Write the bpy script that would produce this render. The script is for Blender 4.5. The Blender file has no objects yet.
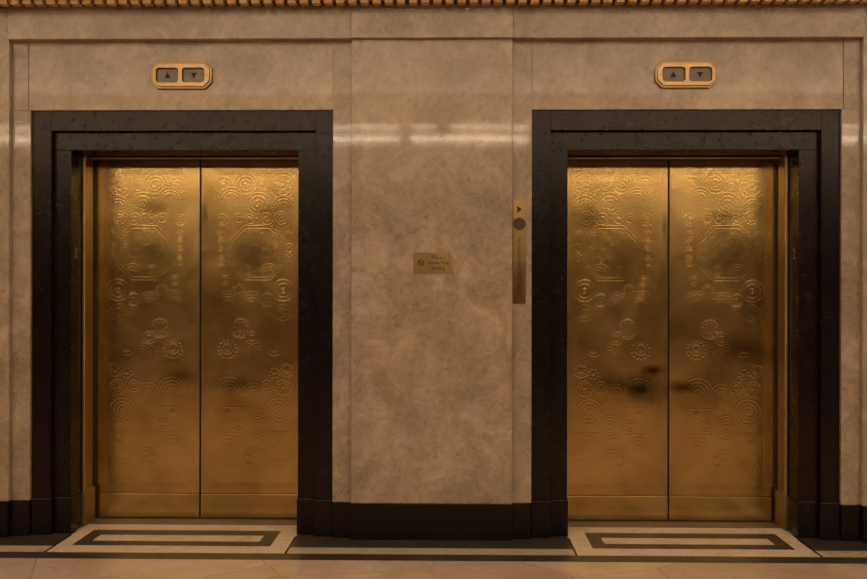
import bpy, bmesh, math, random
import numpy as np
from mathutils import Matrix, Vector

random.seed(4)
C = bpy.context.scene.collection
sc = bpy.context.scene

# ------------------------------------------------------------------ camera
F = 950.0
CX, CY = 433.5, 289.5
EYE = 1.46
cam_d = bpy.data.cameras.new('camera')
cam_d.sensor_fit = 'HORIZONTAL'
cam_d.sensor_width = 36.0
cam_d.lens = 36.0 * F / 867.0
cam = bpy.data.objects.new('camera', cam_d)
C.objects.link(cam)
ROT = Matrix.Rotation(math.radians(1.0), 4, 'Z') @ Matrix.Rotation(math.radians(90), 4, 'X') @ Matrix.Rotation(math.radians(0.10), 4, 'Z')
CAM = Vector((0, -6.0, EYE))
cam.matrix_world = Matrix.Translation(CAM) @ ROT
sc.camera = cam


def on_wall(px, py, y):
    """world x and z of the spot measured at this pixel of the photograph, on the vertical plane at depth y"""
    d = ROT.to_3x3() @ Vector((px - CX, CY - py, -F))
    t = (y - CAM.y) / d.y
    p = CAM + d * t
    return p.x, p.z


def WX(px, y, py=289.5):
    return on_wall(px, py, y)[0]


def WZ(py, y, px=433.5):
    return on_wall(px, py, y)[1]


# ------------------------------------------------------------------ materials
def new_mat(name):
    m = bpy.data.materials.new(name)
    m.use_nodes = True
    nt = m.node_tree
    b = nt.nodes['Principled BSDF']
    return m, nt, b


def node(nt, t, **kw):
    n = nt.nodes.new(t)
    for k, v in kw.items():
        if k in n.inputs:
            n.inputs[k].default_value = v
        else:
            setattr(n, k, v)
    return n


def ramp(nt, stops, fac=None):
    r = nt.nodes.new('ShaderNodeValToRGB')
    e = r.color_ramp.elements
    while len(e) > 1:
        e.remove(e[-1])
    e[0].position = stops[0][0]
    e[0].color = stops[0][1]
    for p, c in stops[1:]:
        k = e.new(p)
        k.color = c
    if fac is not None:
        nt.links.new(fac, r.inputs['Fac'])
    return r


def rgb(r, g, b):
    return (r, g, b, 1.0)


def coords(nt, offset=True, scale=(1, 1, 1)):
    tc = nt.nodes.new('ShaderNodeTexCoord')
    mp = nt.nodes.new('ShaderNodeMapping')
    mp.inputs['Scale'].default_value = scale
    nt.links.new(tc.outputs['Object'], mp.inputs['Vector'])
    if offset:
        oi = nt.nodes.new('ShaderNodeObjectInfo')
        mu = node(nt, 'ShaderNodeMath', operation='MULTIPLY')
        mu.inputs[1].default_value = 23.0
        nt.links.new(oi.outputs['Random'], mu.inputs[0])
        nt.links.new(mu.outputs[0], mp.inputs['Location'])
    return mp.outputs['Vector']


def mixc(nt, fac, a, b, mode='MIX'):
    m = nt.nodes.new('ShaderNodeMix')
    m.data_type = 'RGBA'
    m.blend_type = mode
    for sock, v in ((m.inputs['Factor'], fac), (m.inputs['A'], a), (m.inputs['B'], b)):
        pass
    ins = [s for s in m.inputs if s.enabled]
    for s, v in zip(ins, (fac, a, b)):
        if hasattr(v, 'is_linked') or isinstance(v, bpy.types.NodeSocket):
            nt.links.new(v, s)
        else:
            s.default_value = v
    return [o for o in m.outputs if o.enabled][0]


def marble(name, c_dark, c_mid, c_light, rough=0.16, vein=0.35, scale=1.0, speck=0.5, coat=0.0):
    m, nt, b = new_mat(name)
    v = coords(nt)
    n1 = node(nt, 'ShaderNodeTexNoise', Scale=3.2 * scale, Detail=9.0, Roughness=0.72, Distortion=.7)
    nt.links.new(v, n1.inputs['Vector'])
    r1 = ramp(nt, [(0.30, c_dark), (0.50, c_mid), (0.70, c_light)], n1.outputs['Fac'])
    n2 = node(nt, 'ShaderNodeTexNoise', Scale=24.0 * scale, Detail=6.0, Roughness=0.7)
    nt.links.new(v, n2.inputs['Vector'])
    r2 = ramp(nt, [(0.33, rgb(.80, .78, .75)), (0.52, rgb(1, 1, 1)), (0.70, rgb(1.16, 1.14, 1.12))], n2.outputs['Fac'])
    col = mixc(nt, speck, r1.outputs['Color'], r2.outputs['Color'], 'MULTIPLY')
    # soft light veins
    n3 = node(nt, 'ShaderNodeTexNoise', Scale=5.0 * scale, Detail=5.0, Roughness=0.55, Distortion=2.2)
    nt.links.new(v, n3.inputs['Vector'])
    r3 = ramp(nt, [(0.480, rgb(0, 0, 0)), (0.50, rgb(1, 1, 1)), (0.52, rgb(0, 0, 0))], n3.outputs['Fac'])
    f3 = node(nt, 'ShaderNodeMath', operation='MULTIPLY')
    nt.links.new(r3.outputs['Color'], f3.inputs[0])
    f3.inputs[1].default_value = vein
    col = mixc(nt, f3.outputs[0], col, c_light)
    # broad drifts of warmer and greyer stone
    n5 = node(nt, 'ShaderNodeTexNoise', Scale=8.0 * scale, Detail=3.0, Roughness=0.5, Distortion=.8)
    nt.links.new(v, n5.inputs['Vector'])
    r5 = ramp(nt, [(0.36, rgb(1.07, .96, .88)), (0.50, rgb(1, 1, 1)), (0.64, rgb(.93, 1.0, .97))], n5.outputs['Fac'])
    col = mixc(nt, .45, col, r5.outputs['Color'], 'MULTIPLY')
    nt.links.new(col, b.inputs['Base Color'])
    rr = ramp(nt, [(0.3, rgb(rough * .8,) * 1 if False else (rough * .8,) * 3 + (1,)), (0.7, (rough * 1.3,) * 3 + (1,))], n2.outputs['Fac'])
    nt.links.new(rr.outputs['Color'], b.inputs['Roughness'])
    b.inputs['Specular IOR Level'].default_value = 0.5 if coat else .27
    if coat:
        b.inputs['Coat Weight'].default_value = coat
        b.inputs['Coat Roughness'].default_value = 0.05
    return m


M = {}
M['stone'] = marble('wall_marble', rgb(.235, .180, .122), rgb(.37, .284, .200), rgb(.55, .435, .33), rough=.30, vein=.45, scale=1.15, speck=.75, coat=.8)
M['stone_b'] = marble('strip_marble', rgb(.23, .175, .120), rgb(.355, .272, .195), rgb(.53, .42, .32), rough=.30, vein=.55, scale=1.15, speck=.75, coat=.8)
M['light'] = marble('light_floor_marble', rgb(.42, .325, .23), rgb(.53, .42, .31), rgb(.64, .52, .40), rough=.3, vein=.4)
M['dark_wall'] = marble('dark_panel_stone', rgb(.05, .035, .022), rgb(.075, .052, .033), rgb(.10, .07, .045), rough=.4, vein=.3)
M['black'] = marble('black_marble', rgb(.005, .003, .002), rgb(.008, .005, .0035), rgb(.014, .009, .006), rough=.23, vein=.15, speck=.4)
M['grey'] = marble('dark_grey_marble', rgb(.032, .025, .020), rgb(.052, .040, .032), rgb(.080, .061, .048), rough=.35, vein=.2)
M['sill'] = marble('sill_stone', rgb(.12, .085, .055), rgb(.17, .12, .08), rgb(.23, .16, .11), rough=.4, vein=.2)
M['cream'] = marble('cream_marble', rgb(.58, .46, .33), rgb(.73, .60, .45), rgb(.85, .72, .57), rough=.30, vein=.4, scale=2)
M['plaster'] = marble('ceiling_plaster', rgb(.60, .48, .34), rgb(.66, .54, .40), rgb(.72, .60, .45), rough=.7, vein=.0)


def floor_mat():
    m, nt, b = new_mat('floor_marble')
    v = coords(nt, offset=False)
    n1 = node(nt, 'ShaderNodeTexNoise', Scale=2.5, Detail=8.0, Roughness=0.6, Distortion=.8)
    nt.links.new(v, n1.inputs['Vector'])
    r1 = ramp(nt, [(0.3, rgb(.45, .33, .235)), (0.55, rgb(.58, .44, .325)), (0.75, rgb(.68, .53, .40))], n1.outputs['Fac'])
    # irregular polygonal slabs: slightly different tone each, thin brown joints
    vo = node(nt, 'ShaderNodeTexVoronoi', Scale=1.35)
    vo.feature = 'DISTANCE_TO_EDGE'
    nt.links.new(v, vo.inputs['Vector'])
    j = ramp(nt, [(0.0, rgb(1, 1, 1)), (0.003, rgb(.8, .8, .8)), (0.007, rgb(0, 0, 0))], vo.outputs['Distance'])
    vc = node(nt, 'ShaderNodeTexVoronoi', Scale=1.35)
    nt.links.new(v, vc.inputs['Vector'])
    tone = ramp(nt, [(0, rgb(.90, .88, .86)), (1, rgb(1.08, 1.07, 1.06))], vc.outputs['Color'])
    col = mixc(nt, 1.0, r1.outputs['Color'], tone.outputs['Color'], 'MULTIPLY')
    n3 = node(nt, 'ShaderNodeTexNoise', Scale=1.7, Detail=4.0, Roughness=0.5, Distortion=2.5)
    nt.links.new(v, n3.inputs['Vector'])
    r3 = ramp(nt, [(0.488, rgb(0, 0, 0)), (0.50, rgb(.45, .45, .45)), (0.512, rgb(0, 0, 0))], n3.outputs['Fac'])
    col = mixc(nt, r3.outputs['Color'], col, rgb(.25, .165, .11))
    jm = node(nt, 'ShaderNodeMath', operation='MULTIPLY')
    jm.inputs[1].default_value = .6
    nt.links.new(j.outputs['Color'], jm.inputs[0])
    col = mixc(nt, jm.outputs[0], col, rgb(.20, .12, .075))
    nt.links.new(col, b.inputs['Base Color'])
    b.inputs['Roughness'].default_value = .34
    return m


M['floor'] = floor_mat()


def brass(name, col_a, col_b, rough, dark_patch=(), aniso=0.0, smudge=0.35, grain=(1, 1, 1)):
    """stain: list of (x, z, rx, rz, strength): patches darkened in the base colour, some painting mirrored darkness"""
    m, nt, b = new_mat(name)
    b.inputs['Metallic'].default_value = 1.0
    v = coords(nt, offset=True)
    n1 = node(nt, 'ShaderNodeTexNoise', Scale=3.0, Detail=7.0, Roughness=0.6, Distortion=.6)
    nt.links.new(v, n1.inputs['Vector'])
    r1 = ramp(nt, [(0.32, col_a), (0.66, col_b)], n1.outputs['Fac'])
    col = r1.outputs['Color']
    # fine brushed grain
    mp = nt.nodes.new('ShaderNodeMapping')
    mp.inputs['Scale'].default_value = grain
    nt.links.new(v, mp.inputs['Vector'])
    n2 = node(nt, 'ShaderNodeTexNoise', Scale=60.0, Detail=4.0, Roughness=0.6)
    nt.links.new(mp.outputs['Vector'], n2.inputs['Vector'])
    g = ramp(nt, [(0.3, rgb(.82, .80, .76)), (0.7, rgb(1.1, 1.1, 1.1))], n2.outputs['Fac'])
    col = mixc(nt, smudge, col, g.outputs['Color'], 'MULTIPLY')
    if dark_patch:
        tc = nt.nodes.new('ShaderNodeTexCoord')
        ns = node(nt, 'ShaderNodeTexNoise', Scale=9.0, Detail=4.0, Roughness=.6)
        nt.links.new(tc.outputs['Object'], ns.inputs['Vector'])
        for (sx, sz, rx, rz, k) in dark_patch:
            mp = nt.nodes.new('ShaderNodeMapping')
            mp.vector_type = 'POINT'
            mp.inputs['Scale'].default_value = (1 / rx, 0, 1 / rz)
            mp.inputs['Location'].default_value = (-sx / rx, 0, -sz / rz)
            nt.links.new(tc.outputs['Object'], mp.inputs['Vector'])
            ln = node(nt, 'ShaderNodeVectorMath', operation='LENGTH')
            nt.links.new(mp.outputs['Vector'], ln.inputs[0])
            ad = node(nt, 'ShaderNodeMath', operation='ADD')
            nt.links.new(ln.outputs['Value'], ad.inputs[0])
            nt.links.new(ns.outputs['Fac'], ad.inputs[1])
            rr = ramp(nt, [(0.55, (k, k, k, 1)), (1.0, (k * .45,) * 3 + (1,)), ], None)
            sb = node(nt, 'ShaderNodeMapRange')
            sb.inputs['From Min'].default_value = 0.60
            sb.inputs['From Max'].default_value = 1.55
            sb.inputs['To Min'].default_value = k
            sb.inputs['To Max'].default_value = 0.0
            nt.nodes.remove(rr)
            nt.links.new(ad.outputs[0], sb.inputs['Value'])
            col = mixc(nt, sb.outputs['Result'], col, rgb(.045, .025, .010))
    nt.links.new(col, b.inputs['Base Color'])
    n4 = node(nt, 'ShaderNodeMapRange')
    n4.inputs['To Min'].default_value = rough * .8
    n4.inputs['To Max'].default_value = rough * 1.25
    nt.links.new(n1.outputs['Fac'], n4.inputs['Value'])
    nt.links.new(n4.outputs['Result'], b.inputs['Roughness'])
    b.inputs['Anisotropic'].default_value = aniso
    return m


BA, BB = rgb(.48, .330, .115), rgb(.74, .53, .215)
M['brass'] = brass('aged_brass', BA, BB, .24, grain=(4, 4, .15))
M['brass_frame'] = brass('frame_brass', rgb(.40, .30, .15), rgb(.52, .40, .21), .38, grain=(4, 4, .1))
M['bronze'] = brass('polished_bronze', rgb(.46, .30, .16), rgb(.56, .375, .21), .36)
M['fillet'] = brass('fillet_brass', rgb(.46, .31, .15), rgb(.58, .40, .20), .48)
M['bronze_back'] = brass('dull_bronze', rgb(.36, .235, .12), rgb(.44, .30, .16), .36)
M['plate'] = brass('plaque_brass', rgb(.40, .27, .13), rgb(.52, .36, .185), .34)


def plain(name, col, rough=.5, metal=0.0):
    m, nt, b = new_mat(name)
    n = node(nt, 'ShaderNodeTexNoise', Scale=30.0, Detail=3.0)
    nt.links.new(coords(nt), n.inputs['Vector'])
    r = ramp(nt, [(0.3, rgb(col[0] * .85, col[1] * .85, col[2] * .85)), (0.7, rgb(col[0] * 1.1, col[1] * 1.1, col[2] * 1.1))], n.outputs['Fac'])
    nt.links.new(r.outputs['Color'], b.inputs['Base Color'])
    b.inputs['Roughness'].default_value = rough
    b.inputs['Metallic'].default_value = metal
    return m


M['ink'] = plain('engraved_black', (.004, .003, .002), .6)
M['shadow_gap'] = plain('blackened_steel', (.010, .007, .005), .6)
M['lens'] = plain('smoked_glass', (.19, .155, .12), .15)
M['number'] = plain('bronze_numeral', (.30, .20, .13), .45)
M['gilt'] = marble('gilt_plaster', rgb(.42, .24, .10), rgb(.56, .34, .16), rgb(.68, .45, .24), rough=.5, vein=.1, scale=3)
M['gilt_shade'] = plain('cornice_backing', (.10, .055, .03), .7)


def emis(name, col, s):
    m, nt, b = new_mat(name)
    b.inputs['Base Color'].default_value = (.8, .8, .8, 1)
    b.inputs['Emission Color'].default_value = col
    b.inputs['Emission Strength'].default_value = s
    return m


# ------------------------------------------------------------------ mesh helpers
def box(bm, x0, x1, y0, y1, z0, z1, bev=0.0):
    xs, ys, zs = sorted((x0, x1)), sorted((y0, y1)), sorted((z0, z1))
    vs = [bm.verts.new((x, y, z)) for x in xs for y in ys for z in zs]
    q = [(0, 1, 3, 2), (4, 6, 7, 5), (0, 4, 5, 1), (2, 3, 7, 6), (0, 2, 6, 4), (1, 5, 7, 3)]
    fs = [bm.faces.new([vs[i] for i in f]) for f in q]
    if bev:
        ed = set(e for f in fs for e in f.edges)
        bmesh.ops.bevel(bm, geom=list(ed), offset=bev, segments=2, profile=.5, affect='EDGES')
    return fs


def prism(bm, pts, a, b, axis='y'):
    """closed outline pts extruded from a to b along the axis"""
    def P(p, q):
        if axis == 'y':
            return (p[0], q, p[1])
        if axis == 'z':
            return (p[0], p[1], q)
        return (q, p[0], p[1])
    v0 = [bm.verts.new(P(p, a)) for p in pts]
    v1 = [bm.verts.new(P(p, b)) for p in pts]
    n = len(pts)
    fs = [bm.faces.new(v0), bm.faces.new(list(reversed(v1)))]
    for i in range(n):
        fs.append(bm.faces.new([v0[i], v0[(i + 1) % n], v1[(i + 1) % n], v1[i]][::-1]))
    return fs


def put(name, bm, mat, parent=None, origin=None, smooth=False):
    """link a bmesh built in world coordinates as one object"""
    if origin is None:
        origin = parent['_o'] if parent is not None and '_o' in parent else (0, 0, 0)
    o3 = Vector(origin)
    bmesh.ops.translate(bm, verts=bm.verts, vec=-o3)
    bmesh.ops.recalc_face_normals(bm, faces=bm.faces)
    me = bpy.data.meshes.new(name)
    bm.to_mesh(me)
    bm.free()
    me.materials.append(mat)
    if smooth:
        for p in me.polygons:
            p.use_smooth = True
    o = bpy.data.objects.new(name, me)
    C.objects.link(o)
    if parent is not None:
        o.parent = parent
        po = Vector(WORLD[parent.name])
        o.location = o3 - po
    else:
        o.location = o3
    WORLD[o.name] = tuple(o3)
    return o


WORLD = {}


def part(name, bm, mat, parent, smooth=False):
    return put(name, bm, mat, parent, origin=WORLD[parent.name], smooth=smooth)


def tag(o, label=None, cat=None, group=None, kind=None):
    if label:
        o['label'] = label
    if cat:
        o['category'] = cat
    if group:
        o['group'] = group
    if kind:
        o['kind'] = kind
    return o


def thing(name, loc, label, cat, group=None, kind=None):
    o = bpy.data.objects.new(name, None)
    C.objects.link(o)
    o.location = loc
    o.empty_display_size = .1
    WORLD[o.name] = tuple(loc)
    return tag(o, label, cat, group, kind)


def struct(name, bm, mat, origin=(0, 0, 0)):
    return tag(put(name, bm, mat, None, origin), kind='structure')


def bx(*a, bev=0.0):
    bm = bmesh.new()
    box(bm, *a, bev=bev)
    return bm


def text_mesh(lines, size, depth, spacing=1.0, align='CENTER', line=1.15, rot=0.0):
    """flat lettering as a mesh standing on a wall facing -y; centred on the origin"""
    cu = bpy.data.curves.new('lettering', 'FONT')
    cu.body = lines
    cu.size = size
    cu.extrude = depth / 2
    cu.align_x = align
    cu.align_y = 'CENTER'
    cu.space_line = line
    cu.space_character = spacing
    ob = bpy.data.objects.new('lettering', cu)
    C.objects.link(ob)
    dg = bpy.context.evaluated_depsgraph_get()
    me = bpy.data.meshes.new_from_object(ob.evaluated_get(dg))
    bm = bmesh.new()
    bm.from_mesh(me)
    bpy.data.objects.remove(ob)
    bpy.data.curves.remove(cu)
    bpy.data.meshes.remove(me)
    bmesh.ops.rotate(bm, verts=bm.verts, cent=(0, 0, 0), matrix=Matrix.Rotation(rot, 3, 'Z'))
    bmesh.ops.rotate(bm, verts=bm.verts, cent=(0, 0, 0), matrix=Matrix.Rotation(math.radians(90), 3, 'X'))
    return bm


def move(bm, v):
    bmesh.ops.translate(bm, verts=bm.verts, vec=v)
    return bm


def outline_mesh(loops, y_front, thick, bevel=0.0):
    """a plate facing -y from closed outlines in x,z (first the outside, then holes)"""
    cu = bpy.data.curves.new('outline', 'CURVE')
    cu.dimensions = '2D'
    cu.fill_mode = 'BOTH'
    cu.extrude = thick / 2 - bevel
    cu.bevel_depth = bevel
    cu.bevel_resolution = 1
    cu.offset = -bevel
    for lp in loops:
        s = cu.splines.new('POLY')
        s.points.add(len(lp) - 1)
        for i, p in enumerate(lp):
            s.points[i].co = (p[0], p[1], 0, 1)
        s.use_cyclic_u = True
    ob = bpy.data.objects.new('outline', cu)
    C.objects.link(ob)
    dg = bpy.context.evaluated_depsgraph_get()
    me = bpy.data.meshes.new_from_object(ob.evaluated_get(dg))
    bm = bmesh.new()
    bm.from_mesh(me)
    bpy.data.objects.remove(ob)
    bpy.data.curves.remove(cu)
    bpy.data.meshes.remove(me)
    bmesh.ops.rotate(bm, verts=bm.verts, cent=(0, 0, 0), matrix=Matrix.Rotation(math.radians(90), 3, 'X'))
    bmesh.ops.translate(bm, verts=bm.verts, vec=(0, y_front + thick / 2, 0))
    return bm


def rrect(x0, x1, z0, z1, r, n=5):
    pts = []
    for cx, cz, a0 in ((x1 - r, z1 - r, 0), (x0 + r, z1 - r, 90), (x0 + r, z0 + r, 180), (x1 - r, z0 + r, 270)):
        for k in range(n + 1):
            a = math.radians(a0 + 90 * k / n)
            pts.append((cx + r * math.cos(a), cz + r * math.sin(a)))
    return pts


def chamfer(x0, x1, z0, z1, c):
    return [(x0 + c, z0), (x1 - c, z0), (x1, z0 + c), (x1, z1 - c), (x1 - c, z1), (x0 + c, z1), (x0, z1 - c), (x0, z0 + c)]


# ------------------------------------------------------------------ planes of the wall (y, smaller is nearer)
Y_IN, Y_OUT, Y_STRIP, Y_PIER, Y_LINTEL, Y_FRIEZE = -.365, -.407, -.430, -.468, -.425, -.492
Y_BRASS = -.19
CEIL = 3.95
OPP = -7.0
XL, XR = -8.0, 8.0

# openings: seam x of each pair of leaves
SEAM = [WX(200.4, 0.0), WX(668.6, 0.0)]
XB = [[WX(32.0, Y_OUT), WX(333.2, Y_OUT)], [WX(531.3, Y_OUT), WX(839.8, Y_OUT)]]    # black surround outer
XM = [[WX(51.0, Y_OUT), WX(315.5, Y_OUT)], [WX(550.3, Y_OUT), WX(821.2, Y_OUT)]]    # inner edge of the outer band
XO = [[WX(71.5, Y_IN), WX(298.0, Y_IN)], [WX(566.8, Y_IN), WX(799.8, Y_IN)]]        # clear opening
print('openings', XB, XM, XO, SEAM)
# keep each opening symmetric about its seam
for i in (0, 1):
    print('centres', sum(XB[i]) / 2, sum(XM[i]) / 2, sum(XO[i]) / 2, SEAM[i], 'half', (XO[i][1] - XO[i][0]) / 2)
Z_B = (WZ(111.2, Y_OUT, 180) + WZ(109.6, Y_OUT, 690)) / 2
Z_M = (WZ(131.5, Y_OUT, 180) + WZ(129.5, Y_OUT, 690)) / 2
Z_O = (WZ(150.9, Y_IN, 180) + WZ(149.2, Y_IN, 690)) / 2
print('z', Z_B, Z_M, Z_O)
HO = .680        # half width of the marble opening
Z_TOP = WZ(38.0, Y_FRIEZE)
Z_FR = WZ(5.6, Y_FRIEZE)
Z_PL_IN, Z_PL_OUT, Z_PL_ST, Z_PL_PI = WZ(498.2, Y_IN, 306), WZ(499.5, Y_OUT, 324), WZ(502, Y_STRIP, 342), WZ(503.6, Y_PIER)
print('ztop', Z_TOP, Z_FR, 'plinth', Z_PL_IN, Z_PL_OUT, Z_PL_ST, Z_PL_PI)

# strips and pier
XS = [WX(351.3, Y_PIER), WX(512.2, Y_PIER)]           # pier
XE = [WX(9.0, Y_PIER), WX(862.8, Y_PIER)]             # outer edge of the outer strips
XLIN = [[WX(28.5, Y_LINTEL), XB[0][1]], [XB[1][0], WX(843.0, Y_LINTEL)]]

# ------------------------------------------------------------------ room shell
fl = struct('floor', bx(XL, XR, OPP, .9, -.10, 0), M['floor'])
struct('ceiling', bx(XL, XR, OPP, .9, CEIL, CEIL + .1), M['plaster'])
# backing wall of the elevator side with two openings
bm = bmesh.new()
Yb = -.30
edges = [XL, XO[0][0] - .02, XO[0][1] + .02, XO[1][0] - .02, XO[1][1] + .02, XR]
for a, b_ in ((0, 1), (2, 3), (4, 5)):
    box(bm, edges[a], edges[b_], Yb, .12, 0, CEIL)
for i in (0, 1):
    box(bm, edges[1 + 2 * i], edges[2 + 2 * i], Yb, .12, Z_O + .02, CEIL)
wall = struct('wall_back', bm, M['stone'])
# shaft lining behind the doors
struct('wall_shaft', bx(XL, XR, .55, .65, 0, CEIL), M['shadow_gap'])
struct('wall_left', bx(XL - .1, XL, OPP, .9, 0, CEIL), M['stone'])
struct('wall_right', bx(XR, XR + .1, OPP, .9, 0, CEIL), M['stone'])


def slab(name, x0, x1, y, z0, z1, mat='stone', parent=None, bev=.0025, back=None):
    return part(name, bx(x0, x1, y, back if back is not None else Yb + .001, z0, z1, bev=bev), M[mat], parent or wall)


# pier, strips, lintel slabs, end panels
slab('pier_panel', XS[0], XS[1], Y_PIER, Z_PL_PI, Z_TOP + .02)
slab('pilaster_strip', XB[0][1], XS[0] - .001, Y_STRIP, Z_PL_ST, Z_TOP + .02, 'stone_b')
slab('pilaster_strip', XS[1] + .001, XB[1][0], Y_STRIP, Z_PL_ST, Z_TOP + .02, 'stone_b')
slab('pilaster_strip', XE[0], XB[0][0], Y_STRIP, Z_PL_ST, Z_B, 'stone_b')
slab('pilaster_strip', XE[0], XLIN[0][0] - .001, Y_STRIP, Z_B, Z_TOP + .02, 'stone_b')
slab('pilaster_strip', XB[1][1], XE[1], Y_STRIP, Z_PL_ST, Z_B, 'stone_b')
slab('pilaster_strip', XLIN[1][1] + .001, XE[1], Y_STRIP, Z_B, Z_TOP + .02, 'stone_b')
slab('lintel_panel', XLIN[0][0], XLIN[0][1], Y_LINTEL, Z_B, Z_TOP + .02)
slab('lintel_panel', XLIN[1][0], XLIN[1][1], Y_LINTEL, Z_B, Z_TOP + .02)
slab('end_panel', XL + .01, XE[0] - .001, Y_PIER, Z_PL_PI, Z_FR)
slab('end_panel', XE[1] + .001, XR - .01, Y_PIER, Z_PL_PI, Z_FR)
# frieze, the middle block breaking forward
slab('frieze_block', XE[0], XS[0] - .001, Y_FRIEZE, Z_TOP, Z_FR)
slab('frieze_block', XS[0], XS[1], Y_FRIEZE - .012, Z_TOP, Z_FR)
slab('frieze_block', XS[1] + .001, XE[1], Y_FRIEZE, Z_TOP, Z_FR)

# cornice with dentils
yF = Y_FRIEZE
z1 = WZ(2.7, -.60)
bm = bx(XL, XR, -.535, -.301, Z_FR, Z_FR + .010, bev=.002)
box(bm, XL, XR, -.545, -.301, Z_FR + .012, z1 + .06)
cor = struct('trim_1', bm, M['gilt_shade'])
part('cornice_rail', bx(XL, XR, -.625, -.545, z1 + .028, z1 + .065, bev=.004), M['gilt'], cor)
part('cornice_crown', bx(XL, XR, -.660, -.301, z1 + .065, z1 + .13, bev=.012), M['gilt'], cor)
pitch = (WX(862, -.60, 5) - WX(0, -.60, 5)) / (862 / 12.18)
x = WX(6.2, -.60, 5) - .0455 - pitch
k = 0
dent_me = None
while k < 74 and x < WX(870, -.60, 5):
    if dent_me is None:
        o = part('dentil', bx(0, .0455, -.600, -.5455, z1, z1 + .0275, bev=.001), M['gilt'], cor)
        dent_me = o
        o.location.x = x
    else:
        d = dent_me.copy()
        C.objects.link(d)
        d.parent = cor
        d.location.x = x
    x += pitch
    k += 1


# baseboards
def base(name, x0, x1, y, z1, parent=None):
    return tag(put(name, bx(x0, x1, y, Yb + .001, .0005, z1, bev=.003), M['black'], None), kind='structure')


base('baseboard_pier', XS[0] - .003, XS[1] + .003, Y_PIER - .006, Z_PL_PI)
base('baseboard_pier_left', XB[0][1] + .003, XS[0] - .004, Y_STRIP - .006, Z_PL_ST)
base('baseboard_pier_right', XS[1] + .004, XB[1][0] - .003, Y_STRIP - .006, Z_PL_ST)
base('baseboard_left', XE[0] - .003, XB[0][0] - .003, Y_STRIP - .006, Z_PL_ST)
base('baseboard_right', XB[1][1] + .003, XE[1] + .003, Y_STRIP - .006, Z_PL_ST)
base('baseboard_far_left', XL + .01, XE[0] - .004, Y_PIER - .006, Z_PL_PI)
base('baseboard_far_right', XE[1] + .004, XR - .01, Y_PIER - .006, Z_PL_PI)

# ------------------------------------------------------------------ inlaid floor borders
YS1, YS2, YS3, YS0 = -.645, -.770, -.890, -.30
e = .0012


def inlay(name, x0, x1, y0, y1, mat, top=e):
    return part(name, bx(x0, x1, y0, y1, -.02, top), M[mat], fl)


TH = [[SEAM[i] - HO, SEAM[i] + HO] for i in (0, 1)]
TH[0] = [SEAM[0] - .657, SEAM[0] + .675]
TH[1] = [SEAM[1] - .675, SEAM[1] + .659]
inlay('black_border', XL + .01, XR - .01, YS2 - .0005, YS3, 'grey', .0010)
for a, b_ in ((XL + .01, TH[0][0] - .004), (TH[0][1] + .004, TH[1][0] - .004), (TH[1][1] + .004, XR - .01)):
    inlay('light_border', a, b_, YS1, YS2, 'light')
    inlay('dark_border', a, b_, -.302, YS1 + .0005, 'grey', .0010)


for xj in (TH[0][0] - .002, TH[0][1] + .002, TH[1][0] - .002, TH[1][1] + .002):
    inlay('joint', xj - .0065, xj + .0065, -.415, YS2, 'black', .0026)


def threshold(i, label):
    t = thing('marble_threshold', (SEAM[i], -.45, 0), label, 'threshold', 'inlaid thresholds before the elevators')
    x0, x1 = TH[i]
    yb, yf = -.150, YS2
    ry0, ry1 = -.285, -.632     # dark ring outer
    cy0, cy1 = -.400, -.532
    rw = .082
    bl, br = (.090, .108) if i == 0 else (.108, .090)
    top = .0022

    def ring(ax0, ax1, ay0, ay1, bx0, bx1, by0, by1):
        bm = bmesh.new()
        o = [(ax0, ay0), (ax1, ay0), (ax1, ay1), (ax0, ay1)]
        n = [(bx0, by0), (bx1, by0), (bx1, by1), (bx0, by1)]
        for k in range(4):
            j = (k + 1) % 4
            prism(bm, [o[k], o[j], n[j], n[k]], -.02, top, 'z')
        return bm
    # the frame is narrower inside the opening, between the jambs
    part('cream_border', ring(x0, x1, yb, yf, x0 + bl, x1 - br, ry0, ry1), M['cream'], t)
    part('dark_ring', ring(x0 + bl, x1 - br, ry0, ry1, x0 + bl + rw, x1 - br - rw, cy0, cy1), M['grey'], t)
    part('center_panel', bx(x0 + bl + rw, x1 - br - rw, cy0, cy1, -.02, top), M['cream'], t)
    part('door_sill', bx(SEAM[i] - HO + .001, SEAM[i] + HO - .001, .10, yb, -.02, .004, bev=.001), M['sill'], t)
    return t


threshold(0, 'striped cream and dark marble threshold inlaid before the left elevator')
threshold(1, 'striped cream and dark marble threshold inlaid before the right elevator')


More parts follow.
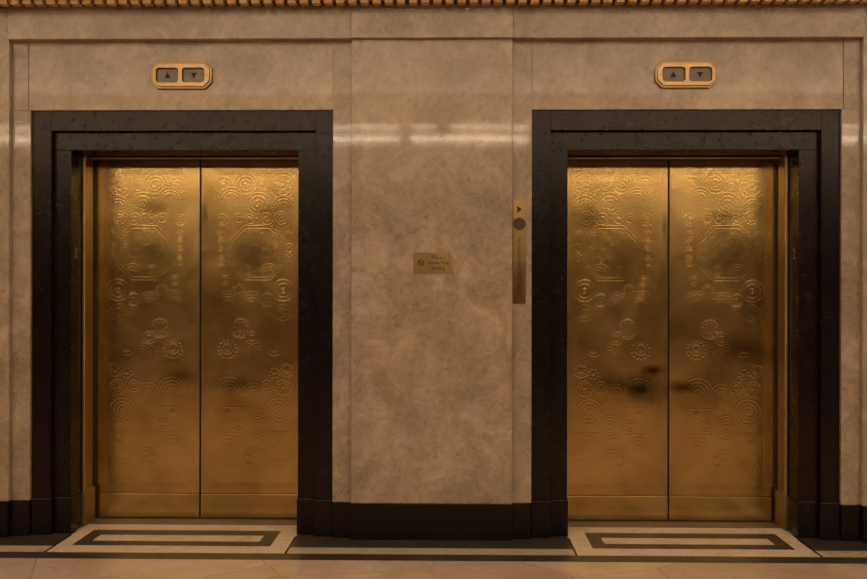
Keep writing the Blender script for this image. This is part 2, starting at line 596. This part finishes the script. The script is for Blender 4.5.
# ------------------------------------------------------------------ black marble surrounds
def surround(i, label):
    t = thing('door_surround', (SEAM[i], Yb, 0), label, 'door surround', 'black marble elevator surrounds')
    for s in (0, 1):
        d = -1 if s == 0 else 1
        xb, xm, xo = XB[i][s], XM[i][s], XO[i][s]
        xo = SEAM[i] + d * HO
        part('outer_jamb', bx(xb, xm, Y_OUT, Yb + .001, Z_PL_OUT, Z_B, bev=.002), M['black'], t)
        part('outer_plinth', bx(xb + d * .001, xm - d * .006, Y_OUT - .007, Yb + .001, .0025, Z_PL_OUT - .001, bev=.0045), M['black'], t)
        # inner jamb carries the reveal back to the brass lining
        part('inner_jamb', bx(xm, xo, Y_IN, .10, Z_PL_IN, Z_O, bev=.002), M['black'], t)
        part('inner_plinth', bx(xm - d * .0065, xo - d * .006, Y_IN - .007, Y_BRASS - .0005, .0025, Z_PL_IN - .001, bev=.0045), M['black'], t)
        # floor numeral on the reveal
        tm = text_mesh('2', .092, .002)
        bmesh.ops.rotate(tm, verts=tm.verts, cent=(0, 0, 0), matrix=Matrix.Rotation(math.radians(90 if s == 0 else -90), 3, 'Z'))
        move(tm, (xo - d * .0012, -.292, WZ(254, -.29)))
        nm = part('floor_number', tm, M['number'], t)
        nm['label'] = 'dull bronze numeral 2'
    part('outer_head', bx(XM[i][0], XM[i][1], Y_OUT, Yb + .001, Z_M, Z_B, bev=.002), M['black'], t)
    part('inner_head', bx(XM[i][0], XM[i][1], Y_IN, .10, Z_O, Z_M, bev=.002), M['black'], t)
    return t


surround(0, 'stepped black marble surround framing the left elevator')
surround(1, 'stepped black marble surround framing the right elevator')


def brass_frame(i, label):
    t = thing('elevator', (SEAM[i], 0, 0), label, 'elevator', 'brass elevators')
    zh = Z_O - .001
    for d in (-1, 1):
        xo = SEAM[i] + d * (HO - .001)
        bm = bmesh.new()
        box(bm, xo, xo - d * .010, Y_BRASS, .02, .004, zh, bev=.001)
        j = part('jamb', bm, M['brass_frame'], t)
        part('jamb_fillet', bx(xo, xo - d * .021, Y_BRASS - .010, Y_BRASS + .006, .216, zh - .004, bev=.006), M['fillet'], t)
        part('jamb_groove', bx(xo - d * .0095, xo - d * .0125, -.045, -.006, .005, zh - .012, bev=.001), M['shadow_gap'], t)
        p = part('jamb_plinth', bx(xo, xo - d * .026, Y_BRASS - .014, -.045, .004, .215, bev=.003), M['brass_frame'], t)
    bm = bmesh.new()
    xa, xb = SEAM[i] - HO + .011, SEAM[i] + HO - .011
    box(bm, xa, xb, -.098, .05, zh - .003, zh, bev=.001)
    part('head', bm, M['shadow_gap'], t)
    part('head_fillet', bx(xa + .003, xb - .003, -.104, -.092, zh - .015, zh - .002, bev=.004), M['fillet'], t)
    return t


ELEV = [brass_frame(0, 'left elevator with closed engraved brass doors, bright glow along their top edge'),
        brass_frame(1, 'right elevator with closed engraved brass doors, black blotch at the meeting edge')]

# ------------------------------------------------------------------ engraved brass door leaves
LW, LZ0, LZ1 = .662, .012, 2.286
KICK = .165
SX = 158.9


def U(px):
    return (px - 668.6) / 159.6


def V(py):
    return (520.5 - py) / 159.0


def heightfield(nu, nv):
    u = np.linspace(0, LW, nu)
    v = np.linspace(KICK, LZ1, nv)
    uu, vv = np.meshgrid(u, v)
    h = np.zeros_like(uu)

    def ridge(d, w):
        return np.clip(1 - (d / w) ** 2, 0, 1) ** 1.5

    # wavy background lines
    rng = np.random.RandomState(3)

    def noise(freq, seed):
        r = np.random.RandomState(seed)
        out = np.zeros_like(uu)
        for k in range(7):
            a = r.uniform(0, 2 * math.pi)
            f = freq * r.uniform(.5, 1.4)
            ph = r.uniform(0, 6.28)
            out += np.sin(f * (np.cos(a) * uu + np.sin(a) * vv) + ph)
        return out / 7
    inside = (uu > .098) & (uu < .578) & (vv > V(483)) & (vv < V(225))
    n = noise(16, 5)
    h += np.where(inside, .00009 * np.sin(n * 46), 0)
    mask = np.zeros_like(uu)

    def clear(cx, cy, r):
        return np.hypot(uu - cx, vv - cy) < r

    def rings(px, py, radii, w=.0048, a=.0009, disc=0.0, arc=None, flat=True):
        nonlocal h
        cx, cy = U(px), V(py)
        d = np.hypot(uu - cx, vv - cy)
        R = max(radii) / 159.3
        m = d < R + w
        if arc is not None:
            th = np.degrees(np.arctan2(vv - cy, uu - cx)) % 360
            a0, a1 = arc
            sel = ((th - a0) % 360) <= ((a1 - a0) % 360)
            m = m & sel
        if flat:
            h = np.where(m, 0, h)
        g = np.zeros_like(h)
        for r in radii:
            g = np.maximum(g, a * ridge(d - r / 159.3, w))
        if disc:
            rd = disc / 159.3
            g = np.maximum(g, a * 1.1 * np.sqrt(np.clip(1 - (d / rd) ** 2, 0, 1)))
        h = np.where(m, np.maximum(h, g), h)

    def spiral(px, py, R, turns, w=.0048, a=.0010, ph=0.0, sgn=1):
        nonlocal h
        cx, cy = U(px), V(py)
        dx, dy = uu - cx, vv - cy
        d = np.hypot(dx, dy)
        th = (np.arctan2(dy, dx) * sgn + ph) % (2 * math.pi)
        R = R / 159.3
        step = R / turns
        k = (d / step - th / (2 * math.pi))
        f = np.abs(k - np.round(k)) * step
        g = a * ridge(f, w)
        h = np.where(d < R, g, h)

    def dots(px, py, R, n, r=1.1, a=.0012):
        for k in range(n):
            t = 2 * math.pi * k / n + .3
            bump(px + R * math.cos(t), py + R * math.sin(t), r, a)

    def bump(px, py, r, a=.0012, rx=1.0):
        nonlocal h
        cx, cy = U(px), V(py)
        d = np.hypot((uu - cx) / rx, vv - cy) / (r / 159.3)
        h = np.maximum(h, a * np.sqrt(np.clip(1 - d ** 2, 0, 1)))

    def poly(pts, w=.004, a=.0009):
        nonlocal h
        g = np.full_like(h, 9.0)
        for (x0, y0), (x1, y1) in zip(pts, pts[1:] + pts[:1]):
            ax, ay, bx_, by = U(x0), V(y0), U(x1), V(y1)
            L2 = (bx_ - ax) ** 2 + (by - ay) ** 2
            t = np.clip(((uu - ax) * (bx_ - ax) + (vv - ay) * (by - ay)) / L2, 0, 1)
            g = np.minimum(g, np.hypot(uu - ax - t * (bx_ - ax), vv - ay - t * (by - ay)))
        h = np.maximum(h, a * ridge(g, w))

    def rect(x0, x1, y0, y1, w=.004, a=.0009):
        poly([(x0, y0), (x1, y0), (x1, y1), (x0, y1)], w, a)

    # top row
    rings(691, 184, [2.5, 5, 8.5], disc=2)
    spiral(714, 183, 13, 3.6)
    rings(731, 183.5, [3.4, 5.6], disc=2, w=.005)
    rings(751, 184, [5, 10, 13.5], disc=2)
    dots(751, 184, 7.5, 8)
    # second row
    rings(699, 199, [7, 10, 13], arc=(20, 175))
    spiral(726, 203, 12.5, 3.2, ph=2.0, sgn=-1)
    rings(752, 207, [6, 9, 12], arc=(10, 200))
    rings(688, 204, [4, 8], arc=(0, 360))
    # third row
    rings(706.8, 217, [4.8], disc=2.6)
    rings(717.8, 218, [4.8], disc=2.6)
    spiral(735, 217, 8, 2.3, ph=1.0)
    rings(750, 217, [3.5, 6.5], disc=2)
    dots(735, 217, 10, 9, .9)
    rings(689, 219, [3, 6], disc=1.5)
    # octagon medallion with a figure
    cx, cz, R = 725.7, 252.0, 27.5
    oc = lambda r: [(cx + r * .47, cz - r), (cx + r, cz - r * .47), (cx + r, cz + r * .47), (cx + r * .47, cz + r),
                    (cx - r * .47, cz + r), (cx - r, cz + r * .47), (cx - r, cz - r * .47), (cx - r * .47, cz - r)]
    mo = np.maximum(np.maximum(abs(uu - U(cx)), abs(vv - V(cz))), (abs(uu - U(cx)) + abs(vv - V(cz))) / 1.47) < R / 159.3
    h = np.where(mo, .00035 * noise(60, 9), h)
    poly(oc(R), .0045, .0010)
    poly(oc(R - 3), .0045, .0010)
    # figure: head, flowing hair, shoulder, arm
    bump(730, 240, 4.6, .0011)
    for q in range(9):
        t = q * .62
        bump(723 + 9.5 * math.cos(t) * (1 - .03 * q), 238 - 7.5 * math.sin(t), 2.6, .0009)
    rings(718, 243, [4, 7, 10, 13], arc=(60, 220), flat=False, w=.0035, a=.0007)
    rings(733, 252, [6, 9], arc=(180, 330), flat=False, w=.0035, a=.0007)
    bump(733, 250, 2.8, .0009)
    bump(727, 258, 3.6, .0010, 1.4)
    bump(739, 258, 3.0, .0009)
    bump(713, 256, 3.0, .0008)
    rings(717, 269.5, [2.5, 4.8], flat=False)
    rings(737, 274, [5, 8, 11], arc=(20, 160), flat=False)
    rings(740, 238, [4, 7, 10], arc=(280, 90), flat=False, w=.004)
    # side columns
    rings(758, 247, [4.3], disc=1.8)
    rings(757.7, 257, [3.6], disc=1.8)
    rings(758.5, 235, [3, 5], arc=(0, 180))
    for q in range(4):
        rings(688.5, 234 + q * 9, [2.2, 4.0])
    # row below the octagon
    rings(693.3, 279.5, [2, 4.6])
    bump(707.3, 288.6, 3.6, .0014)
    dots(707.3, 288.6, 4.9, 10, 1.1)
    rings(752, 289.6, [2.3, 7.0, 10.8], w=.0055, a=.0013, disc=1.2)
    rings(736, 299, [6.2], w=.0075, a=.0014, disc=2.5)
    rings(751.5, 311.5, [4.4, 8.2], disc=2.4)
    rings(720, 305, [5, 8, 11, 14], arc=(20, 170))
    rings(696, 305, [6, 9, 12, 15], arc=(10, 160))
    for q in range(4):
        rings(738, 322, [8 + 3 * q], arc=(25, 120), flat=False, w=.003, a=.0006)
    # gears
    rings(709, 327.5, [9.5], w=.0055, a=.0012, disc=4.5)
    dots(709, 327.5, 7, 8, 1.3)
    rings(720.5, 337, [3.0, 6.2], w=.005, a=.0012)
    rings(695.5, 348, [5.2], w=.0065, a=.0014, disc=3.0)
    dots(695.5, 348, 9.0, 14, 1.5, .0014)
    bump(743, 348.5, 3.6, .0014, 1.3)
    rings(743, 348.5, [6.5], arc=(200, 340), flat=False)
    rings(729, 362, [14, 17, 20], arc=(90, 200), flat=False, w=.0035, a=.0007)
    rings(755.5, 369.5, [6.6], w=.005, a=.0011, disc=3.2)
    dots(755.5, 369.5, 5.0, 8, .9)
    bump(743, 372, 2.2, .0012)
    dots(743, 372, 5.0, 8, 1.1)
    rings(735.5, 385.5, [3.0, 6.0], w=.005, a=.0011)
    rings(751.8, 386.5, [7.6], w=.0055, a=.0012, disc=1.5)
    dots(751.8, 386.5, 5.0, 9, .8)
    rings(697, 392, [5, 8.5, 12, 15.5], arc=(0, 180), w=.004)
    rings(721, 394, [5, 8.5, 12], arc=(60, 190), w=.004)
    # lower fields
    spiral(747.5, 411, 14.5, 4.0, w=.0042, a=.0008, ph=3.0)
    rings(725.5, 426, [3, 6, 9, 12], w=.0042, a=.0008)
    rect(688, 712, 407, 433, .0035, .0007)
    rings(706, 425, [3, 5.5], a=.0009)
    bump(696, 413, 3, .0010)
    rings(697, 448, [4, 8, 12], arc=(0, 180), w=.004, a=.0008)
    rings(723, 462, [4.2, 10, 13.5], arc=(350, 190), w=.004, a=.0008)
    rings(716.5, 459.8, [4.3], w=.0055, a=.0013)
    rect(738, 760, 432, 460, .0035, .0007)
    rings(749, 437, [3, 5.5], a=.0008)
    rings(699, 470, [4, 7.5], w=.004, a=.0008)
    rings(745, 472, [4, 7.5, 11], arc=(0, 180), w=.004, a=.0008)
    # border mouldings
    for k, dd in enumerate((.072, .082, .090)):
        x0, x1 = 668.6 + dd * 159.6, 668.6 + (.682 - dd) * 159.6
        y0, y1 = 520.5 - (LZ1 - .062 - (dd - .072) - .012) * 159, 520.5 - (KICK + .045 + (dd - .072)) * 159
        rect(x0, x1, y0, y1, .0035, .0009)
    h = np.maximum(h, .0012 * ridge(uu - .034, .006))
    h = np.maximum(h, .0012 * ridge(uu - .050, .006))
    # fade to flat at the rim
    ed = np.minimum.reduce([uu, LW - uu, vv - KICK, LZ1 - vv])
    h *= (.42 + .08 * np.clip((vv - .80) / .2, 0, 1) - .08 * np.clip((vv - 1.35) / .2, 0, 1) - .16 * np.clip((vv - 1.65) / .3, 0, 1)) * np.clip((ed - .004) / .006, 0, 1)
    return uu, vv, h


NU, NV = 330, 1060
HF = heightfield(NU, NV)


def relief_mesh(name, mirror):
    uu, vv, h = HF
    s = -1 if mirror else 1
    co = np.stack([s * uu, -h, vv], -1).reshape(-1, 3)
    idx = np.arange(NU * NV).reshape(NV, NU)
    a, b, c, d = idx[:-1, :-1], idx[:-1, 1:], idx[1:, 1:], idx[1:, :-1]
    q = np.stack([a, b, c, d] if not mirror else [a, d, c, b], -1).reshape(-1, 4)
    # rim and back
    loop = np.concatenate([idx[0, :], idx[1:, -1], idx[-1, -2::-1], idx[-2:0:-1, 0]])
    nb = len(loop)
    back = co[loop].copy()
    back[:, 1] = .028
    n0 = len(co)
    co = np.vstack([co, back])
    nx = np.roll(np.arange(nb), -1)
    sk = np.stack([loop, n0 + np.arange(nb), n0 + nx, loop[nx]], -1)
    if mirror:
        sk = sk[:, ::-1]
    faces_flat = np.concatenate([q.reshape(-1), sk.reshape(-1), (n0 + (np.arange(nb) if mirror else np.arange(nb)))])
    n4 = len(q) + len(sk)
    me = bpy.data.meshes.new(name)
    me.vertices.add(len(co))
    me.vertices.foreach_set('co', co.astype(np.float32).ravel())
    me.loops.add(len(faces_flat))
    me.loops.foreach_set('vertex_index', faces_flat.astype(np.int32))
    me.polygons.add(n4 + 1)
    st = np.concatenate([np.arange(n4) * 4, [n4 * 4]]).astype(np.int32)
    me.polygons.foreach_set('loop_start', st)
    sm = np.zeros(n4 + 1, dtype=bool)
    sm[:len(q)] = True
    me.polygons.foreach_set('use_smooth', sm)
    me.update(calc_edges=True)
    me.validate()
    return me


DARK_PATCHES = {  # dark patches by leaf; low ones on the left elevator paint mirrored darkness
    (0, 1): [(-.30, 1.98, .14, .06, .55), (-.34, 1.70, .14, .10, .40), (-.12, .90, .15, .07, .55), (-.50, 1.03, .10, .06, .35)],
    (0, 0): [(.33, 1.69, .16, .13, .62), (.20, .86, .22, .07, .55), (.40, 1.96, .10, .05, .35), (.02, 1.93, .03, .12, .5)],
    (1, 1): [(-.16, .835, .20, .12, .97), (-.09, .955, .10, .040, .9), (-.36, .88, .15, .08, .5), (-.50, 1.92, .13, .10, .6), (-.30, 1.60, .20, .18, .4), (-.02, 1.85, .02, .12, .5)],  # darker patches in the brass colour, largest beside the meeting edge
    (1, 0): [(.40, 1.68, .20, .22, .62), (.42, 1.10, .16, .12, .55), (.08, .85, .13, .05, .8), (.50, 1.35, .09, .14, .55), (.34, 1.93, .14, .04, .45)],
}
ME = {0: relief_mesh('relief_panel', False), 1: relief_mesh('relief_panel', True)}


def leaf(i, mirror, label):
    d = -1 if mirror else 1
    x0 = SEAM[i] + d * .0050
    me = ME[mirror]
    mat = brass('engraved_brass_%d%d' % (i, mirror), BA, BB, .23, dark_patch=DARK_PATCHES[(i, mirror)], grain=(5, 5, .12))
    if not me.materials:
        me.materials.append(mat)
    o = bpy.data.objects.new('door_leaf', me)
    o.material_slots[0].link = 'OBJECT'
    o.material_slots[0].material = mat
    C.objects.link(o)
    o.parent = ELEV[i]
    o.location = (x0 - SEAM[i], 0, 0)
    WORLD[o.name] = (x0, 0, 0)
    o['label'] = label
    bm = bmesh.new()
    box(bm, x0, x0 + d * LW, -.003, .028, LZ0, KICK - .004, bev=.0015)
    kp = part('kick_plate', bm, M['brass'], o)
    kp['label'] = 'plain brass kick plate'
    part('meeting_strip', bx(x0 - d * .001, x0 + d * .006, .002, .030, LZ0, LZ1, bev=.001), M['shadow_gap'], o)


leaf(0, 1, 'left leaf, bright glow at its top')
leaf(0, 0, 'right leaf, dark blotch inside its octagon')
leaf(1, 1, 'left leaf with a black patch')
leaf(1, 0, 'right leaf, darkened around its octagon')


# ------------------------------------------------------------------ direction indicators
def indicator(px0, px1, py0, py1, label, screws):
    y = Y_LINTEL
    x0, za = on_wall(px0, py1, y - .03)
    x1, zb = on_wall(px1, py0, y - .03)
    cx, cz = (x0 + x1) / 2, (za + zb) / 2
    w, hh = (x1 - x0) / 2, (zb - za) / 2
    t = thing('direction_indicator', (cx, y, cz), label, 'elevator indicator', 'up and down indicators over the elevators')
    c = .040
    sh = -.006 if px0 < 400 else .006
    win = [rrect(cx + sh - .142, cx + sh - .012, cz - .041, cz + .041, .018), rrect(cx + sh + .012, cx + sh + .142, cz - .041, cz + .041, .018)]
    bm = outline_mesh([chamfer(cx - w, cx + w, cz - hh, cz + hh, c)] + win, y - .022, .022, .003)
    part('back_plate', bm, M['bronze_back'], t)
    k = .012
    bm = outline_mesh([chamfer(cx - w + k, cx + w - k, cz - hh + k, cz + hh - k, c - .005)] + win, y - .032, .0115, .003)
    part('face_frame', bm, M['bronze'], t)
    for s, up in ((-1, True), (1, False)):
        lx = cx + sh + s * .0770
        L = part('indicator_lens', bx(lx - .0640, lx + .0640, y - .012, y - .004, cz - .043, cz + .043, bev=.001), M['lens'], t)
        bm = bmesh.new()
        r = .019
        if up:
            prism(bm, [(lx - r, cz - .014), (lx + r, cz - .014), (lx, cz + .020)], y - .0145, y - .0122)
        else:
            prism(bm, [(lx - r, cz + .016), (lx, cz - .018), (lx + r, cz + .016)], y - .0145, y - .0122)
        part('up_arrow' if up else 'down_arrow', bm, M['ink'], L)
    for s in screws:
        bm = bmesh.new()
        bmesh.ops.create_cone(bm, cap_ends=True, segments=10, radius1=.0035, radius2=.003, depth=.003)
        bmesh.ops.rotate(bm, verts=bm.verts, cent=(0, 0, 0), matrix=Matrix.Rotation(math.radians(90), 3, 'X'))
        move(bm, (cx + s * (w - .028), y - .033, cz))
        part('screw', bm, M['ink'], t)
    return t


indicator(150.5, 211.5, 61.3, 88.6, 'eight-sided bronze up and down arrow indicator above the left elevator', (1,))
indicator(655.5, 717.3, 60.4, 87.6, 'eight-sided bronze up and down arrow indicator above the right elevator', (-1, 1))

# ------------------------------------------------------------------ no smoking plaque
yp = Y_PIER
x0, z0 = on_wall(413.5, 273.8, yp)
x1, z1_ = on_wall(451.3, 252.5, yp)
t = thing('no_smoking_plaque', ((x0 + x1) / 2, yp, (z0 + z1_) / 2), 'small rectangular brass smoke free building plaque on the marble pier between elevators', 'plaque')
part('plate', bx(x0, x1, yp - .004, yp + .0005, z0, z1_, bev=.0012), M['plate'], t)
pc = (x0 + x1) / 2
pz = (z0 + z1_) / 2
tm = text_mesh('This is a\nSmoke Free\nBuilding', .0275, .0012, line=1.12, spacing=.92)
move(tm, (pc + .034, yp - .0045, pz + .001))
part('lettering', tm, M['ink'], t)
bm = bmesh.new()
cx_, cz_ = x0 + .042, pz + .002
N = 32
for k in range(N):
    a0, a1 = 2 * math.pi * k / N, 2 * math.pi * (k + 1) / N
    ro, ri = .0195, .0155
    prism(bm, [(cx_ + ro * math.cos(a0), cz_ + ro * math.sin(a0)), (cx_ + ro * math.cos(a1), cz_ + ro * math.sin(a1)),
               (cx_ + ri * math.cos(a1), cz_ + ri * math.sin(a1)), (cx_ + ri * math.cos(a0), cz_ + ri * math.sin(a0))], yp - .0055, yp - .0042)
q = .0165 * math.sqrt(.5)
w_ = .0016
prism(bm, [(cx_ - q - w_, cz_ + q - w_), (cx_ - q + w_, cz_ + q + w_), (cx_ + q + w_, cz_ - q + w_), (cx_ + q - w_, cz_ - q - w_)], yp - .0055, yp - .0042)
box(bm, cx_ - .011, cx_ + .009, yp - .0052, yp - .0042, cz_ - .0022, cz_ + .0022)
part('no_smoking_symbol', bm, M['ink'], t)

# ------------------------------------------------------------------ call plate
ys = Y_STRIP
x0, z0 = on_wall(512.8, 303.6, ys - .004)
x1, z1_ = on_wall(525.8, 201.2, ys - .004)
t = thing('call_plate', ((x0 + x1) / 2, ys, z0), 'tall narrow brass call plate on the marble strip left of the right elevator', 'call plate')
plate_mat = brass('call_plate_brass', rgb(.46, .31, .13), rgb(.58, .40, .18), .32, dark_patch=[(.0, .03, .12, .26, .62), (.0, .16, .10, .30, .35)])  # lower plate darkened in its colour to paint the reflection fading downward
part('plate', bx(x0, x1, ys - .005, ys + .0005, z0, z1_, bev=.0015), plate_mat, t)
xc = (x0 + x1) / 2
bm = bmesh.new()
za = WZ(209.5, ys, 518)
prism(bm, [(xc - .013, za + .022), (xc + .014, za + .000), (xc - .013, za - .022)], ys - .0065, ys - .0045)
part('arrow', bm, M['ink'], t)
bm = bmesh.new()
bmesh.ops.create_cone(bm, cap_ends=True, segments=28, radius1=.037, radius2=.0365, depth=.004)
bmesh.ops.rotate(bm, verts=bm.verts, cent=(0, 0, 0), matrix=Matrix.Rotation(math.radians(90), 3, 'X'))
move(bm, (xc, ys - .0055, WZ(224, ys, 518)))
bp = part('call_button', bm, M['plate'], t)
bp.data.materials[0] = brass('dark_button_brass', rgb(.07, .05, .032), rgb(.12, .085, .055), .4)
bp['label'] = 'dark round button'
tm = text_mesh('IN CASE OF FIRE USE STAIRS', .0250, .001, rot=math.radians(-90))
move(tm, (xc - .002, ys - .0055, (z0 + z1_) / 2 - .070))
part('vertical_lettering', tm, M['ink'], t)

# ------------------------------------------------------------------ the side of the hall behind the camera
struct('wall_front', bx(XL, XR, OPP - .1, OPP, 0, 3.2), M['dark_wall'])
struct('wall_front_upper', bx(XL, XR, OPP - .1, OPP, 3.2, CEIL), M['plaster'])
struct('baseboard_front', bx(XL, XR, OPP, OPP + .03, 0, .20), M['black'])
ZC = 3.335
struct('trim_2', bx(XL, XR, OPP, OPP + .16, ZC - .24, ZC - .09, bev=.01), M['dark_wall'])
struct('trim_3', bx(XL, XR, -.62, -.302, ZC - .06, ZC, bev=.004), M['plaster'])


def lamp_area(name, loc, sx, sy, power, col, rot):
    L = bpy.data.lights.new(name, 'AREA')
    L.shape = 'RECTANGLE'
    L.size = sx
    L.size_y = sy
    L.energy = power
    L.color = col
    o = bpy.data.objects.new(name, L)
    C.objects.link(o)
    o.location = loc
    o.rotation_euler = rot
    return o


WARM = (1.0, .81, .59)
UP = (math.pi, 0, 0)
COVE = 34.0
# lamps in the two coves, lighting the ceiling
lamp_area('cove_lamp_front', (0, OPP + .35, ZC + .02), 13.0, .10, COVE * 2.6, WARM, UP)
lamp_area('cove_lamp_back', (0, -.75, ZC + .02), 13.0, .10, COVE * .75, WARM, UP)
# glowing tubes along the far cove, seen only as reflections in the polished marble
tube = emis('cove_tube', (1.0, .74, .47, 1), 30.0)
glow = emis('cove_diffuser', (1.0, .76, .53, 1), .8)
for k, (a, b_) in enumerate(((-6.0, -2.35), (-2.2, -.645), (-.50, .98), (1.25, 2.3), (2.45, 6.0))):
    o = put('cove_light', bx(a, b_, OPP + .13, OPP + .155, ZC + .010, ZC + .030), tube, None)
    tag(o, 'glowing tube section of the cove light on the wall behind the camera', 'cove light', 'cove light tubes')
    part('diffuser', bx(a, b_, OPP + .10, OPP + .115, ZC - .085, ZC + .205), glow, o)
    part('upper_tube', bx(a, b_, OPP + .115, OPP + .13, ZC + .177, ZC + .182), tube, o)
# dark dome camera on an arm before the far cove: a dark dot mirrored in the pier
dx, dz = on_wall(444, 133, 6.05)
bm = bmesh.new()
bmesh.ops.create_uvsphere(bm, u_segments=24, v_segments=16, radius=.085)
move(bm, (dx, OPP + .42, dz))
box(bm, dx - .012, dx + .012, OPP + .10, OPP + .42, dz + .02, dz + .044)
tag(put('dome_camera', bm, M['ink'], None, smooth=False), 'dark dome camera on a wall arm behind the photographer', 'camera')
# added fill light in place of the glow bounced off the ceiling
lamp_area('ceiling_fill', (0, -4.45, CEIL - .02), 13.0, 4.9, 215, WARM, (0, 0, 0))
# hall ceiling lights
for k, xx in enumerate((-4.2, -1.4, 1.4, 4.2)):
    lamp_area('ceiling_lamp', (xx, -2.85, CEIL - .04), .5, .5, 10, WARM, (0, 0, 0))

w = bpy.data.worlds.new('world')
sc.world = w
w.use_nodes = True
w.node_tree.nodes['Background'].inputs[0].default_value = (1, .75, .5, 1)
w.node_tree.nodes['Background'].inputs[1].default_value = .02

sc.view_settings.view_transform = 'Standard'
sc.view_settings.look = 'None'
sc.view_settings.exposure = -.36
sc.view_settings.gamma = 1.0
sc.view_settings.use_curve_mapping = False
sc.cycles.use_denoising = True
sc.cycles.denoising_prefilter = 'ACCURATE'
sc.cycles.use_adaptive_sampling = False
sc.cycles.max_bounces = 8
sc.cycles.diffuse_bounces = 5
sc.cycles.glossy_bounces = 5
sc.cycles.sample_clamp_indirect = 6.0
